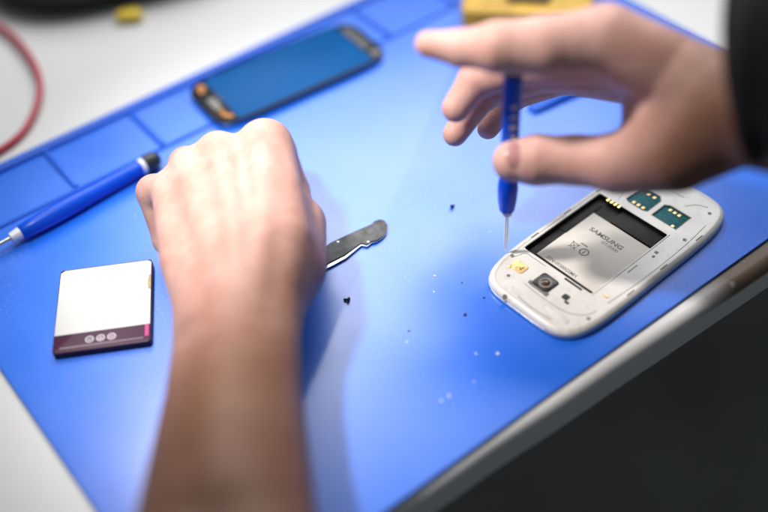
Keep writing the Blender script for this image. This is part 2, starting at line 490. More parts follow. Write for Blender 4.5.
# side band and front glass
bm = new(); slab(bm, inset_loop(PO, -0.15), 0.7, 2.3, 0.6)
bobj('side_band', bm, 'chrome', phone)
bm = new(); slab(bm, inset_loop(PO, 1.0), 0.05, 0.75, 0.25)
bobj('front_glass', bm, 'glass_black', phone)
# bay liner: floor and dark walls
bm = new()
zf = ZT - 3.3
b0 = inset_loop(bay_poly, 0.06)
lo = [bm.verts.new((x, y, zf)) for x, y in b0]; hi = [bm.verts.new((x, y, ZT - 0.25)) for x, y in b0]
for i in range(len(lo)): bm.faces.new((lo[i], lo[(i + 1) % len(lo)], hi[(i + 1) % len(lo)], hi[i]))
bm.faces.new(lo)
bay = bobj('battery_bay', bm, 'bay', phone)
bm = new(); add_box(bm, 84.5, 96.4, -18.2, 12.5, zf + 0.02, zf + 1.0, 0.3)
add_box(bm, 60, 92, 24.2, 29.8, zf + 0.02, zf + 0.5, 0.2)
bobj('bay_ledge', bm, 'bay', phone)
for k in range(4):
    y = 15.2 + 2.75 * k
    bm = new(); add_box(bm, 94.6, 97.4, y - 0.85, y + 0.85, ZT - 1.4, ZT + 0.15, 0.3)
    bobj('battery_contact', bm, 'gold', phone)
# label in the bay
LX0, LX1, LY0, LY1 = 35.6, 84.0, -18.2, 24.4
bm = new(); add_box(bm, LX0, LX1, LY0, LY1, zf + 0.03, zf + 0.14)
label = bobj('label', bm, 'label', phone)
zl = zf + 0.18
rt = -math.pi / 2
text_obj('lettering', 'SAMSUNG', 4.5, 'ink', label, (72.6, 5.0, zl), rt, bold=0.13, squeeze=1.15)
text_obj('lettering', 'GT-I9300', 3.0, 'ink_grey', label, (68.8, -0.5, zl), rt, bold=0.05)
text_obj('lettering', 'SSN:-I9300GSMH', 3.3, 'ink_grey', label, (37.9, 7.8, zl), rt, bold=0.06, squeeze=0.92)
# bin symbol and circled information mark
bm = new()
def stroke(bm, p, q, w, z):
    p, q = Vector(p), Vector(q); d = (q - p).normalized(); n = Vector((-d.y, d.x)) * w / 2
    a = [bm.verts.new((*(c), z)) for c in (p + n, p - n, q - n, q + n)]
    bm.faces.new(a)
bx, by = 55.5, 14.2
for p, q in (((bx - 2, by + 1.5), (bx + 2, by + 2.2)), ((bx - 2, by - 1.5), (bx + 2, by - 2.2)), ((bx - 2, by - 1.5), (bx - 2, by + 1.5)),
             ((bx + 2.1, by - 2.6), (bx + 2.1, by + 2.6)), ((bx - 2.8, by - 2.6), (bx + 2.8, by + 2.6)), ((bx - 2.8, by + 2.6), (bx + 2.8, by - 2.6))):
    stroke(bm, p, q, 0.45, zl)
stroke(bm, (bx + 4.4, by - 6.4), (bx + 4.4, by - 1.6), 1.0, zl)
bobj('bin_symbol', bm, 'ink_grey', label)
bm = new()
cx, cy = 55.4, 6.6
N = 28
ro = [bm.verts.new((cx + 3.0 * math.cos(2 * math.pi * i / N), cy + 3.0 * math.sin(2 * math.pi * i / N), zl)) for i in range(N)]
ri = [bm.verts.new((cx + 2.2 * math.cos(2 * math.pi * i / N), cy + 2.2 * math.sin(2 * math.pi * i / N), zl)) for i in range(N)]
for i in range(N): bm.faces.new((ro[i], ro[(i + 1) % N], ri[(i + 1) % N], ri[i]))
stroke(bm, (cx - 1.5, cy), (cx + 0.5, cy), 0.9, zl); stroke(bm, (cx + 0.9, cy), (cx + 1.6, cy), 0.9, zl)
bobj('circle_symbol', bm, 'ink', label)
# card slots
for poly, pins in ((SIM1, [(105.4, 12.0), (105.4, 8.6), (105.4, 5.2), (117.0, 10.5), (117.0, 6.2)]), (SIM2, [(114.9, -7.0), (114.9, -10.2), (114.9, -13.4), (105.0, -16.2)])):
    bm = new(); slab(bm, poly, ZT - 0.95, ZT - 0.72, 0.05)
    sl = bobj('card_slot', bm, 'pcb', phone)
    bm = new()
    ip = inset_loop(poly, -0.55)
    for i in range(len(poly)):
        a, b, c, d = poly[i], poly[(i + 1) % len(poly)], ip[(i + 1) % len(poly)], ip[i]
        bm.faces.new([bm.verts.new((*p, ZT + 0.05)) for p in (a, b, c, d)])
    bobj('slot_rim', bm, 'seam', sl)
    for px_, py_ in pins:
        bm = new(); add_box(bm, px_ - 1.2, px_ + 1.2, py_ - 1.0, py_ + 1.0, ZT - 0.72, ZT - 0.35, 0.2)
        bobj('slot_contact', bm, 'gold_cell', sl)
# camera block
bm = new(); slab(bm, CAMH, ZT - 0.5, ZT + 0.7, 0.35)
cam_block = bobj('camera_module', bm, 'cam_metal', phone)
bm = new(); lathe(bm, [(0, 3.9), (0.35, 3.9), (0.5, 3.6), (0.5, 2.9), (0.3, 2.6)], (19.4, 3.2, ZT + 0.66), seg=32)
bobj('lens_ring', bm, 'grey_plastic', cam_block)
bm = new(); lathe(bm, [(0, 2.7), (0.3, 2.6), (0.75, 1.6), (0.9, 0.4)], (19.4, 3.2, ZT + 0.72), seg=28)
bobj('lens', bm, 'lens', cam_block)
bm = new()
for sx, sy in ((12.6, -2.2), (13.2, 9.6)):
    add_box(bm, sx, sx + 2.6, sy - 1.2, sy + 1.2, ZT - 0.2, ZT + 0.55, 0.3)
add_box(bm, 12.9, 13.9, -1.5, 8.5, ZT - 0.2, ZT + 0.4, 0.25)
bobj('camera_bracket', bm, 'grey_plastic', cam_block)
# flash
bm = new(); slab(bm, rrect(14.6, 22.4, 17.4, 25.4, 2.4, 5), ZT - 0.3, ZT + 0.5, 0.35)
fl = bobj('flash', bm, 'gold_cell', phone)
bm = new(); slab(bm, rrect(16.6, 20.4, 19.4, 23.2, 0.8, 4), ZT + 0.5, ZT + 0.75, 0.2)
bobj('flash_cell', bm, 'gold', fl)
bm = new(); slab(bm, rrect(13.9, 23.0, 24.6, 26.6, 0.8, 3), ZT - 0.3, ZT + 0.2, 0.15)
bobj('flash_clip', bm, 'gold', fl)
# earpiece speaker
bm = new(); slab(bm, rrect(18.0, 22.0, -13.0, -9.0, 1.0, 3), ZT - 0.3, ZT + 0.25, 0.2); add_box(bm, 16.5, 18.2, -15.4, -12.4, ZT - 0.3, ZT + 0.2, 0.2)
bobj('speaker', bm, 'black_plastic', phone)
# headphone jack opening on the rounded end
bm = new(); lathe(bm, [(0, 2.1), (0.35, 2.0), (0.4, 1.55)], (-2.6, 12.4, 4.35), axis=(-0.72, 0, 0.69), seg=24)
jack = bobj('headphone_jack', bm, 'white_plastic', phone)
bm = new(); lathe(bm, [(0, 1.6), (0.45, 1.55)], (-2.62, 12.4, 4.37), axis=(-0.72, 0, 0.69), seg=24)
bobj('jack_hole', bm, 'ink', jack)
# seams: thin mould lines
def seam(pts, w=0.35, n=6):
    P = catmull([(x, y, ZT + 0.0) for x, y in pts], n)
    bm = new(); tube(bm, P, w / 2, 6); return bobj('seam', bm, 'seam', phone)
seam([(20.5, 30.2), (25, 28.4), (28.8, 26.8), (29.3, 21), (29.3, 12)])
seam([(11.4, 11.5), (10.8, 3), (10.8, -8), (12.2, -19), (17.5, -26.5), (24, -29)])
seam([(2.0, 7.0), (1.3, 0), (1.4, -8), (2.4, -17)], 0.5)
seam([(33, -29.5), (60, -31.2), (95, -31.0), (118, -29.2)])
seam([(123, -11), (128.5, -15), (131.5, -21)])
seam([(100, 19.5), (110, 22), (124, 21), (128, 10), (128.5, -6)])
bm = new(); add_box(bm, 29.4, 30.7, -13.5, -1.2, ZT - 0.2, ZT + 0.06, 0.0)
bobj('slot_opening', bm, 'bay', phone)
bm = new(); add_box(bm, 80.2, 82.4, -24.4, -22.2, ZT - 0.2, ZT + 0.1, 0.2); add_box(bm, 76.6, 78.6, -25.0, -23.4, ZT - 0.2, ZT + 0.1, 0.2); add_box(bm, 58, 66, -22.6, -21.9, ZT - 0.2, ZT + 0.05)
bobj('side_marking', bm, 'grey_plastic', phone)
for (cx0, cx1, cy0, cy1) in ((40, 46, 32.6, 33.5), (68, 74, 32.8, 33.7), (96, 102, 32.6, 33.5), (44, 50, -33.6, -32.7), (72, 78, -33.8, -32.9), (104, 110, -33.4, -32.5)):
    bm = new(); add_box(bm, cx0, cx1, cy0, cy1, ZT - 0.3, ZT + 0.40, 0.1)
    bobj('clip_notch', bm, 'grey_plastic', phone)
for x0, x1, y0, y1 in ((31.0, 97.6, 30.7, 31.3), (31.0, 97.6, -20.0, -19.35)):
    bm = new(); add_box(bm, x0, x1, y0, y1, ZT - 0.2, ZT + 0.3, 0.15)
    bobj('bay_lip', bm, 'white_plastic', phone)
for gx, gy in ((113, 24.5), (116.5, 24.2), (36, -25.5)):
    bm = new(); slab(bm, rrect(gx - 1.0, gx + 1.0, gy - 1.6, gy + 1.6, 0.4, 3), ZT - 0.2, ZT + 0.15, 0.1)
    bobj('antenna_contact', bm, 'gold_cell', phone)
bm = new(); slab(bm, rrect(5.2, 9.2, -24, -8, 1.6, 4), ZT - 0.2, ZT + 0.35, 0.25)
bobj('moulded_rib', bm, 'white_plastic', phone)
for sx, sy in ((22.2, 31.0), (9.5, 21.5), (17.0, -29.6), (128.0, -24.6), (127.5, 24.5), (100.5, -28)):
    bm = new(); lathe(bm, [(0, 1.15), (0.15, 1.15), (0.25, 0.95), (0.12, 0.5)], (sx, sy, ZT - 0.05), seg=18)
    bobj('screw_head', bm, 'grey_plastic', phone)

# ------------------------------------------------------------------ screwdriver held upright on the phone
TIP = np.array([49.2, -48.5, MT + ZT + 0.25])
sd = empty('screwdriver', TIP)
tag(sd, 'upright blue precision screwdriver gripped in the right hand, tip on the phone corner', 'screwdriver')
bm = new(); lathe(bm, [(0, 0.35), (1.2, 0.7), (4, 0.75), (8, 1.25), (31, 1.25)], seg=20)
bobj('shaft', bm, 'steel', sd)
bm = new(); lathe(bm, [(29, 1.4), (29.4, 2.9), (32.2, 3.3), (32.8, 3.0)], seg=24)
bobj('collar', bm, 'ring_white', sd)
bm = new(); lathe(bm, [(32.4, 3.2), (33.2, 4.2), (40, 5.1), (48, 5.5), (53, 5.2), (56, 4.7), (60, 4.6), (117, 4.7), (120, 5.0), (122, 4.6)], seg=32)
# fine flutes
for v in bm.verts:
    a = math.atan2(v.co.y, v.co.x)
hd = bobj('handle', bm, 'blue_handle', sd)
bm = new(); lathe(bm, [(121.6, 3.2), (122.2, 4.7), (124, 5.2), (126.5, 4.9), (128, 3.5), (128.4, 0.5)], seg=28)
bobj('swivel_cap', bm, 'cap_black', sd)
# printed characters up the handle, facing the near side
facing = math.atan2(-0.60, -0.30)
for k, ch in enumerate(['2', 'x', '0', '3', '8']):
    ex = Matrix.Translation((0, 0, (80 + 6.3 * k) * MM)) @ Matrix.Rotation(facing + math.pi / 2, 4, 'Z') @ Matrix.Translation((0, -4.72 * MM, 0)) @ Matrix.Rotation(math.pi / 2, 4, 'X') @ Matrix.Rotation(math.pi / 2, 4, 'Z')
    text_obj('lettering', ch, 4.6, 'ring_white', hd, (0, 0, 0), 0, depth=0.12, bold=0.08, extra=ex)

# ------------------------------------------------------------------ screwdriver lying on the mat
s2 = empty('screwdriver', (-156.5, 149.4, MT), math.radians(3.75))
tag(s2, 'blue precision screwdriver with black cap lying on the mat at the left', 'screwdriver')
rr = 6.0
bm = new(); lathe(bm, [(-58, 0.9), (-54, 1.5), (-2, 1.5)], (0, 0, rr), (1, 0, 0), 20)
bobj('shaft', bm, 'steel', s2)
bm = new(); lathe(bm, [(-6.5, 1.7), (-6.2, 3.0), (-2.0, 3.6), (0.2, 4.0)], (0, 0, rr), (1, 0, 0), 24)
bobj('collar', bm, 'ring_white', s2)
bm = new(); lathe(bm, [(0, 4.0), (0.8, 4.6), (10, 5.3), (24, 5.8), (36, 5.7), (50, 5.1), (66, 4.8), (83, 4.7), (84, 4.4)], (0, 0, rr), (1, 0, 0), 32)
bobj('handle', bm, 'blue_handle', s2)
bm = new(); lathe(bm, [(84, 4.4), (84.2, 5.0), (86.6, 5.2), (86.9, 4.8)], (0, 0, rr), (1, 0, 0), 28)
bobj('ring', bm, 'ring_white', s2)
bm = new(); lathe(bm, [(86.8, 5.0), (87.4, 5.7), (91, 6.0), (94.5, 5.6), (97, 4.2), (98.2, 2.2), (98.5, 0.3)], (0, 0, rr), (1, 0, 0), 28)
bobj('swivel_cap', bm, 'cap_black', s2)

# ------------------------------------------------------------------ thin metal strip under the left fist
pz = [(40, 262), (85, 226), (140, 200), (200, 172), (262, 146), (276, 131), (298, 125), (318, 130), (330, 148), (327, 176), (312, 196), (285, 214), (262, 218), (243, 232), (218, 226), (198, 240), (150, 275), (100, 300), (50, 325)]
outl = [at(310 + x / 4.264, 190 + y / 4.264, 4.5)[:2] for x, y in pz]
cen = np.mean(outl, axis=0)
outl = [tuple(p - cen) for p in outl]
area = sum(outl[i - 1][0] * outl[i][1] - outl[i][0] * outl[i - 1][1] for i in range(len(outl)))
if area < 0: outl = outl[::-1]
st = empty('metal_strip', (cen[0], cen[1], MT))
tag(st, 'thin dark grey metal strip with a hooked round end sticking out from the left fist', 'metal strip')
bm = new(); slab(bm, outl, 1.7, 2.7, 0.25)
bobj('blade', bm, 'dark_metal', st, ang=30)
bm = new()
xr = max(x for x, y in outl); xl = min(x for x, y in outl)
back = [(x - 1.3 * min(1, max(0, xr - x - 12) / 28) - 0.1, y - 2.1 * min(1, max(0, xr - x - 12) / 28) - 0.12) for x, y in outl]
slab(bm, back, 0.9, 1.66, 0.2)
bobj('bright_backing', bm, 'bright_edge', st, ang=30)
bm = new()
for p in ((119, 222), (248, 222)):
    q = at(310 + p[0] / 4.264, 190 + p[1] / 4.264, 4.5)[:2] - cen
    lathe(bm, [(2.6, 0.8), (2.95, 0.7), (3.1, 0.2)], (q[0], q[1], 0), seg=12)
bobj('rivet', bm, 'bright_edge', st)

# ------------------------------------------------------------------ battery
ba = np.array([-137.5, 25.5]); bb = np.array([-183.0, 52.0]); bc = np.array([-106.3, 79.4]); bd = np.array([-151.4, 107.5])
bang = math.atan2(bc[1] - ba[1], bc[0] - ba[0]) - math.pi / 2
bcen = (ba + bb + bc + bd) / 4
bat = empty('battery', (bcen[0], bcen[1], MT), bang)
tag(bat, 'flat phone battery with blank white label and maroon end band', 'battery')
BW, BL, BT = 52.4, 62.5, 4.6
bm = new()
slab(bm, rrect(-BW / 2, BW / 2, -BL / 2, BL / 2, 2.2, 4), 0.05, BT, 0.7)
bobj('cell', bm, 'batt_dark', bat)
bm = new()
hw = BW / 2
poly = [(-hw + 0.5, -BL / 2 + 12.4), (hw - 0.5, -BL / 2 + 12.4), (hw - 0.5, BL / 2 - 2.4), (hw - 2.6, BL / 2 - 0.9), (-hw + 3.0, BL / 2 - 0.9), (-hw + 0.5, BL / 2 - 2.8)]
slab(bm, poly, BT - 0.2, BT + 0.12, 0.05)
bobj('white_label', bm, 'batt_white', bat)
bm = new()
for k in range(3):
    cx = -6.6 + 5.9 * k; cy = -BL / 2 + 7.0
    N = 24
    ro = [bm.verts.new((cx + 2.3 * math.cos(2 * math.pi * i / N), cy + 2.3 * math.sin(2 * math.pi * i / N), BT + 0.05)) for i in range(N)]
    ri = [bm.verts.new((cx + 1.65 * math.cos(2 * math.pi * i / N), cy + 1.65 * math.sin(2 * math.pi * i / N), BT + 0.05)) for i in range(N)]
    for i in range(N): bm.faces.new((ro[i], ro[(i + 1) % N], ri[(i + 1) % N], ri[i]))
    if k == 0:
        stroke(bm, (cx - 0.9, cy + 0.5), (cx, cy - 0.7), 0.5, BT + 0.05); stroke(bm, (cx, cy - 0.7), (cx + 0.9, cy + 0.6), 0.5, BT + 0.05)
    elif k == 1:
        stroke(bm, (cx - 0.9, cy - 0.6), (cx, cy + 0.9), 0.5, BT + 0.05); stroke(bm, (cx, cy + 0.9), (cx + 0.9, cy - 0.6), 0.5, BT + 0.05); stroke(bm, (cx - 0.9, cy - 0.8), (cx + 0.9, cy - 0.8), 0.5, BT + 0.06)
    else:
        stroke(bm, (cx - 1.0, cy + 0.4), (cx + 1.0, cy + 0.4), 0.5, BT + 0.05); stroke(bm, (cx - 1.0, cy - 0.5), (cx + 1.0, cy - 0.5), 0.5, BT + 0.05)
bobj('symbol_print', bm, 'icon', bat)
bm = new(); stroke(bm, (-hw + 4, -BL / 2 + 3.0), (hw - 4.0, -BL / 2 + 3.0), 0.25, BT + 0.04)
bobj('print_line', bm, 'icon', bat)
bm = new(); add_box(bm, hw - 3.2, hw - 1.2, -BL / 2 + 4.0, -BL / 2 + 12.2, BT - 0.2, BT + 0.06)
bobj('magenta_stripe', bm, 'magenta', bat)
bm = new(); slab(bm, [(hw - 1.9, 8), (hw - 0.55, 7), (hw - 0.55, 19), (hw - 1.6, 18), (hw - 2.3, 13)], BT + 0.1, BT + 0.16, 0.01)
bobj('glue_stain', bm, 'stain', bat)
for cx in (-hw + 5.5, hw - 5.5):
    bm = new(); add_box(bm, cx - 3, cx + 3, BL / 2 - 0.4, BL / 2 + 0.5, 1.0, BT - 0.8, 0.3)
    bobj('end_lug', bm, 'black_plastic', bat)

# ------------------------------------------------------------------ display module
dp = empty('display_module', (56.5, 179.6, MT + 2.25), math.radians(-3.75))
tag(dp, 'loose phone display with blue film face resting across the mat compartments', 'phone display')
DL, DW = 134.0, 57.5
def disp_outline(n=100, L=DL, W=DW):
    pts = []
    for i in range(n):
        a = 2 * math.pi * i / n; c, s = math.cos(a), math.sin(a)
        r = (abs(c / (L / 2)) ** 6 + abs(s / (W / 2)) ** 6) ** (-1 / 6)
        pts.append((r * c, r * s))
    return pts
DO = disp_outline()
bm = new(); slab(bm, DO, 0.8, 2.6, 0.4); bobj('glass', bm, 'glass_black', dp)
bm = new(); slab(bm, inset_loop(DO, -0.1), 0.05, 1.2, 0.4); bobj('metal_frame', bm, 'chrome', dp)
bm = new(); slab(bm, rrect(-52.5, 54.0, -26.2, 26.2, 1.0, 3), 2.4, 2.9, 0.15); bobj('screen_film', bm, 'film', dp)
bm = new(); slab(bm, [(-61.5, 12.5), (-57.5, 12.0), (-57.0, 15.5), (-55.2, 16.0), (-55.0, 20.5), (-58.0, 22.8), (-61.0, 20.5)], 2.5, 3.6, 0.3); bobj('flex_connector', bm, 'flex', dp)
bm = new(); slab(bm, [(-60.5, -19.0), (-58.0, -22.5), (-54.5, -23.0), (-54.5, -19.5), (-57.0, -18.5), (-57.5, -12.0), (-60.5, -11.5)], 2.5, 3.5, 0.3); bobj('flex_connector', bm, 'flex', dp)
bm = new(); slab(bm, rrect(-61.5, -56, -10, 5, 2.0, 4), 2.5, 3.2, 0.3); bobj('shield_plate', bm, 'grey_plastic', dp)
bm = new(); slab(bm, rrect(54.5, 62.2, -12, 19, 2.5, 4), 2.5, 3.6, 0.5); bobj('earpiece_strip', bm, 'dark_metal', dp)
bm = new(); lathe(bm, [(2.5, 3.4), (3.4, 3.2), (3.8, 2.2), (3.8, 0.5)], (59.5, -19.5, 0), seg=24); bobj('button_plate', bm, 'grey_plastic', dp)
bm = new(); slab(bm, rrect(-55.5, -52, -4, 10, 0.8, 4), 2.5, 3.4, 0.4); bobj('chip_block', bm, 'black_plastic', dp)

# ------------------------------------------------------------------ yellow parts box, blue pry tool
ya = at(461, 27, 3)[:2]; yb = at(566, 33, 3)[:2]
yang = math.atan2(yb[1] - ya[1], yb[0] - ya[0])
yx = empty('parts_box', (ya[0], ya[1], MT), yang)
tag(yx, 'glossy golden yellow box with dark latch behind the right hand', 'box')
bm = new(); slab(bm, rrect(0, 92, 0, 58, 6, 6), 0.05, 11, 2.0); bobj('base', bm, 'yellow_box', yx)
bm = new(); slab(bm, rrect(-0.5, 92.5, -0.5, 58.5, 6, 6), 11.1, 15, 1.6); bobj('lid', bm, 'yellow_box', yx)
bm = new(); slab(bm, rrect(30, 62, 14, 40, 5, 4), 14.9, 19, 1.2); bobj('latch', bm, 'black_plastic', yx)
pa = at(531, 108, 4)[:2]; pb = at(590, 84, 4)[:2]
pt = empty('pry_tool', (pa[0], pa[1], MT), math.atan2(pb[1] - pa[1], pb[0] - pa[0]))
tag(pt, 'dark blue plastic pry tool lying on the mat beyond the right fingers', 'pry tool')
bm = new()
loft(bm, [[(x, w * c, 2.2 + h * s) for c, s in [(math.cos(2 * math.pi * i / 16), math.sin(2 * math.pi * i / 16)) for i in range(16)]] for x, w, h in ((0, 4.6, 0.6), (3, 5.2, 1.1), (14, 5.0, 1.9), (22, 4.4, 2.15), (70, 4.4, 2.15), (84, 5.0, 0.9), (86, 4.6, 0.6))])
bobj('shank', bm, 'blue_tool', pt)
bm = new()
for k in range(7): add_box(bm, 30 + 4 * k, 31.6 + 4 * k, -1.6, 1.6, 4.1, 4.6, 0.2)
bobj('grip_ribs', bm, 'blue_tool', pt)

# ------------------------------------------------------------------ things on the bench at the upper left
po = empty('tool_pouch', (56, 420, 0), math.radians(-18))
tag(po, 'rounded black pouch at the upper left corner of the bench', 'pouch')
bm = new()
lps = []
for z, k in ((0.2, 0.93), (5, 0.985), (14, 1.0), (24, 0.98), (36, 0.90), (46, 0.76), (53, 0.5), (55, 0.2)):
    lps.append([(118 * k * math.copysign(abs(math.cos(a)) ** 0.8, math.cos(a)), 92 * k * math.copysign(abs(math.sin(a)) ** 0.85, math.sin(a)) * (1 + 0.02 * math.sin(5 * a)), z + 1.2 * math.sin(3 * a + k)) for a in [2 * math.pi * i / 56 for i in range(56)]])
lps[0] = [(x, y, 0.2) for x, y, z in lps[0]]
loft(bm, lps); bobj('shell', bm, 'pouch', po, ang=80)
bm = new()
pth = [(117.4 * math.copysign(abs(math.cos(a)) ** 0.8, math.cos(a)), 91.6 * math.copysign(abs(math.sin(a)) ** 0.85, math.sin(a)) * (1 + 0.02 * math.sin(5 * a)), 22) for a in [2 * math.pi * i / 56 for i in range(57)]]
tube(bm, pth, 1.6, 8); bobj('zip', bm, 'black_plastic', po)
yt = at(130, 18, 2)
tb_ = empty('plug', (yt[0], yt[1], 0), math.radians(-32))
tag(tb_, 'small bright yellow plastic plug beside the black pouch', 'plug')
bm = new(); slab(bm, rrect(-9.5, 9.5, -4.5, 4.5, 2, 4), 0.1, 7, 1.2); bobj('housing', bm, 'yellow_tab', tb_)
bm = new(); add_box(bm, -6, 6, 4.4, 10, 2, 5, 0.4); bobj('socket', bm, 'yellow_tab', tb_)

cp = [at(-160, 40, 3), at(-100, 14, 3), at(-45, 10, 4), at(0, 27, 5), at(25, 50, 5.5), at(39, 78, 5), at(37, 104, 4), at(24, 130, 3), at(0, 150, 2.7), at(-45, 172, 2.6), at(-120, 190, 2.6)]
bm = new(); tube(bm, catmull(cp, 10), 2.3, 14)
tag(bobj('cable', bm, 'red_cable'), 'thin red cable looping over the white bench at the left', 'cable')

# ------------------------------------------------------------------ screws and crumbs on the mat
def bit(name, px, py, sz, m, label, cat, group, flat=0.6, seed=0, stretch=1.0):
    rnd = random.Random(seed)
    bm = new(); bmesh.ops.create_icosphere(bm, subdivisions=2, radius=1.0)
    for v in bm.verts:
        k = 1 + rnd.uniform(-0.22, 0.22)
        v.co = Vector((v.co.x * sz * k * stretch, v.co.y * sz * k, max(-0.3, v.co.z) * sz * flat * k))
    p = at(px, py, MT)
    return tag(bobj(name, bm, m, None, (p[0], p[1], MT + sz * flat * 0.3), rnd.uniform(0, 3), ang=60), label, cat, group)

def tiny_screw(px, py, label, rz, tilt=1.45, sc=1.0):
    p = at(px, py, MT)
    e = empty('screw', (p[0], p[1], MT), rz)
    tag(e, label, 'screw', 'loose screws on the mat')
    bm = new(); lathe(bm, [(0, 1.5 * sc), (0.7 * sc, 1.5 * sc), (0.95 * sc, 1.1 * sc), (0.6 * sc, 0.4 * sc)], (-1.0 * sc, 0, 1.5 * sc), (-1, 0, 0.05), 16); bobj('head', bm, 'crumb_dark', e)
    bm = new(); lathe(bm, [(0, 0.75 * sc), (2.4 * sc, 0.7 * sc), (2.9 * sc, 0.2 * sc)], (-1.0 * sc, 0, 1.4 * sc), (1, 0, -0.25), 12); bobj('thread', bm, 'crumb_dark', e)
tiny_screw(346.5, 301, 'tiny dark screw on the mat just right of the left wrist', 2.2)
tiny_screw(453, 207, 'tiny dark screw on the mat between metal strip and right fingers', 0.3, sc=0.85)
G = 'dark specks on the mat'
bit('speck', 465, 315, 1.0, 'crumb_dark', 'dark speck on the mat left of the phone, below its jack end', 'speck', G, seed=1)
bit('speck', 484, 298, 0.7, 'crumb_dark', 'small dark speck on the mat closest to the phone end', 'speck', G, seed=2)
bit('speck', 409, 331, 0.6, 'crumb_dark', 'faint dark speck on open mat, farthest left of the specks', 'speck', G, seed=3)
bit('speck', 462, 283, 0.5, 'crumb_dark', 'faintest dark speck, on the mat above the others and left of the phone', 'speck', G, seed=4)
G = 'white crumbs on the mat'
W = 'white crumb on the blue mat'
bit('crumb', 498, 354, 0.86, 'crumb_white', 'brightest white crumb on the mat, below the phone', 'crumb', G, seed=5)
bit('crumb', 476, 354, 0.60, 'crumb_white', 'white crumb just left of the brightest crumb', 'crumb', G, seed=6)
bit('crumb', 435, 276, 0.75, 'crumb_white', 'round white crumb on the mat midway between strip and phone', 'crumb', G, seed=7)
bit('crumb', 434, 292, 0.52, 'crumb_white', 'small white crumb just below the round white one', 'crumb', G, seed=8)
bit('crumb', 449, 396, 0.71, 'crumb_white', 'upper of two white crumbs lying close together on the lower mat', 'crumb', G, seed=9)
bit('crumb', 441.5, 401, 0.71, 'crumb_white', 'lower of two white crumbs lying close together on the lower mat', 'crumb', G, seed=10)
bit('crumb', 407, 342, 0.56, 'crumb_white', 'small white crumb on open mat by the faint dark speck', 'crumb', G, seed=11)
bit('crumb', 474, 382, 0.49, 'crumb_white', 'dim white crumb between the front edge and the brightest crumb', 'crumb', G, seed=12)

# ------------------------------------------------------------------ hands: one continuous surface grown from joints
def cap(P, a, b, ra, rb):
    a = np.asarray(a, np.float32); b = np.asarray(b, np.float32)
    ab = b - a; pa = P - a
    t = np.clip((pa @ ab) / max(float(ab @ ab), 1e-6), 0, 1)
    return np.sqrt(((pa - t[..., None] * ab) ** 2).sum(-1)) - (ra + (rb - ra) * t)

def smin(a, b, k):
    h = np.maximum(k - np.abs(a - b), 0) / k
    return np.minimum(a, b) - h * h * k * 0.25

def surface_nets(V, org, h):
    s = V < 0
    nx, ny, nz = V.shape
    cells = np.zeros((nx - 1, ny - 1, nz - 1), np.int8)
    for i in (0, 1):
        for j in (0, 1):
            for k in (0, 1):
                cells += s[i:nx - 1 + i, j:ny - 1 + j, k:nz - 1 + k]
    act = (cells > 0) & (cells < 8)
    idx = np.argwhere(act)
    I, J, K = idx.T
    pos = np.zeros((len(idx), 3)); cnt = np.zeros(len(idx))
    cor = [(i, j, k) for i in (0, 1) for j in (0, 1) for k in (0, 1)]
    for a in cor:
        for ax in range(3):
            if a[ax]: continue
            b = list(a); b[ax] = 1
            va = V[I + a[0], J + a[1], K + a[2]]; vb = V[I + b[0], J + b[1], K + b[2]]
            m = (va < 0) != (vb < 0)
            t = np.where(m, va / np.where(m, va - vb, 1), 0)
            p = np.tile(np.array(a, float), (len(idx), 1)); p[:, ax] += t
            pos[m] += p[m]; cnt[m] += 1
    verts = (idx + pos / cnt[:, None]) * h + org
    num = -np.ones(act.shape, np.int64); num[I, J, K] = np.arange(len(idx))
    faces = []
    for ax in range(3):
        o1, o2 = [(1, 2), (2, 0), (0, 1)][ax]
        sl = [slice(None)] * 3; sl[ax] = slice(0, -1); a = s[tuple(sl)]
        sl[ax] = slice(1, None); b = s[tuple(sl)]
        e = np.argwhere(a != b)
        ok = (e[:, o1] >= 1) & (e[:, o2] >= 1) & (e[:, o1] < V.shape[o1] - 1) & (e[:, o2] < V.shape[o2] - 1)
        e = e[ok]
        def c(d1, d2):
            q = e.copy(); q[:, o1] -= d1; q[:, o2] -= d2
            return num[q[:, 0], q[:, 1], q[:, 2]]
        f = np.stack([c(1, 1), c(0, 1), c(0, 0), c(1, 0)], 1)
        flip = ~a[e[:, 0], e[:, 1], e[:, 2]]
        f[flip] = f[flip][:, ::-1]
        faces.append(f)
    return verts, np.concatenate(faces)

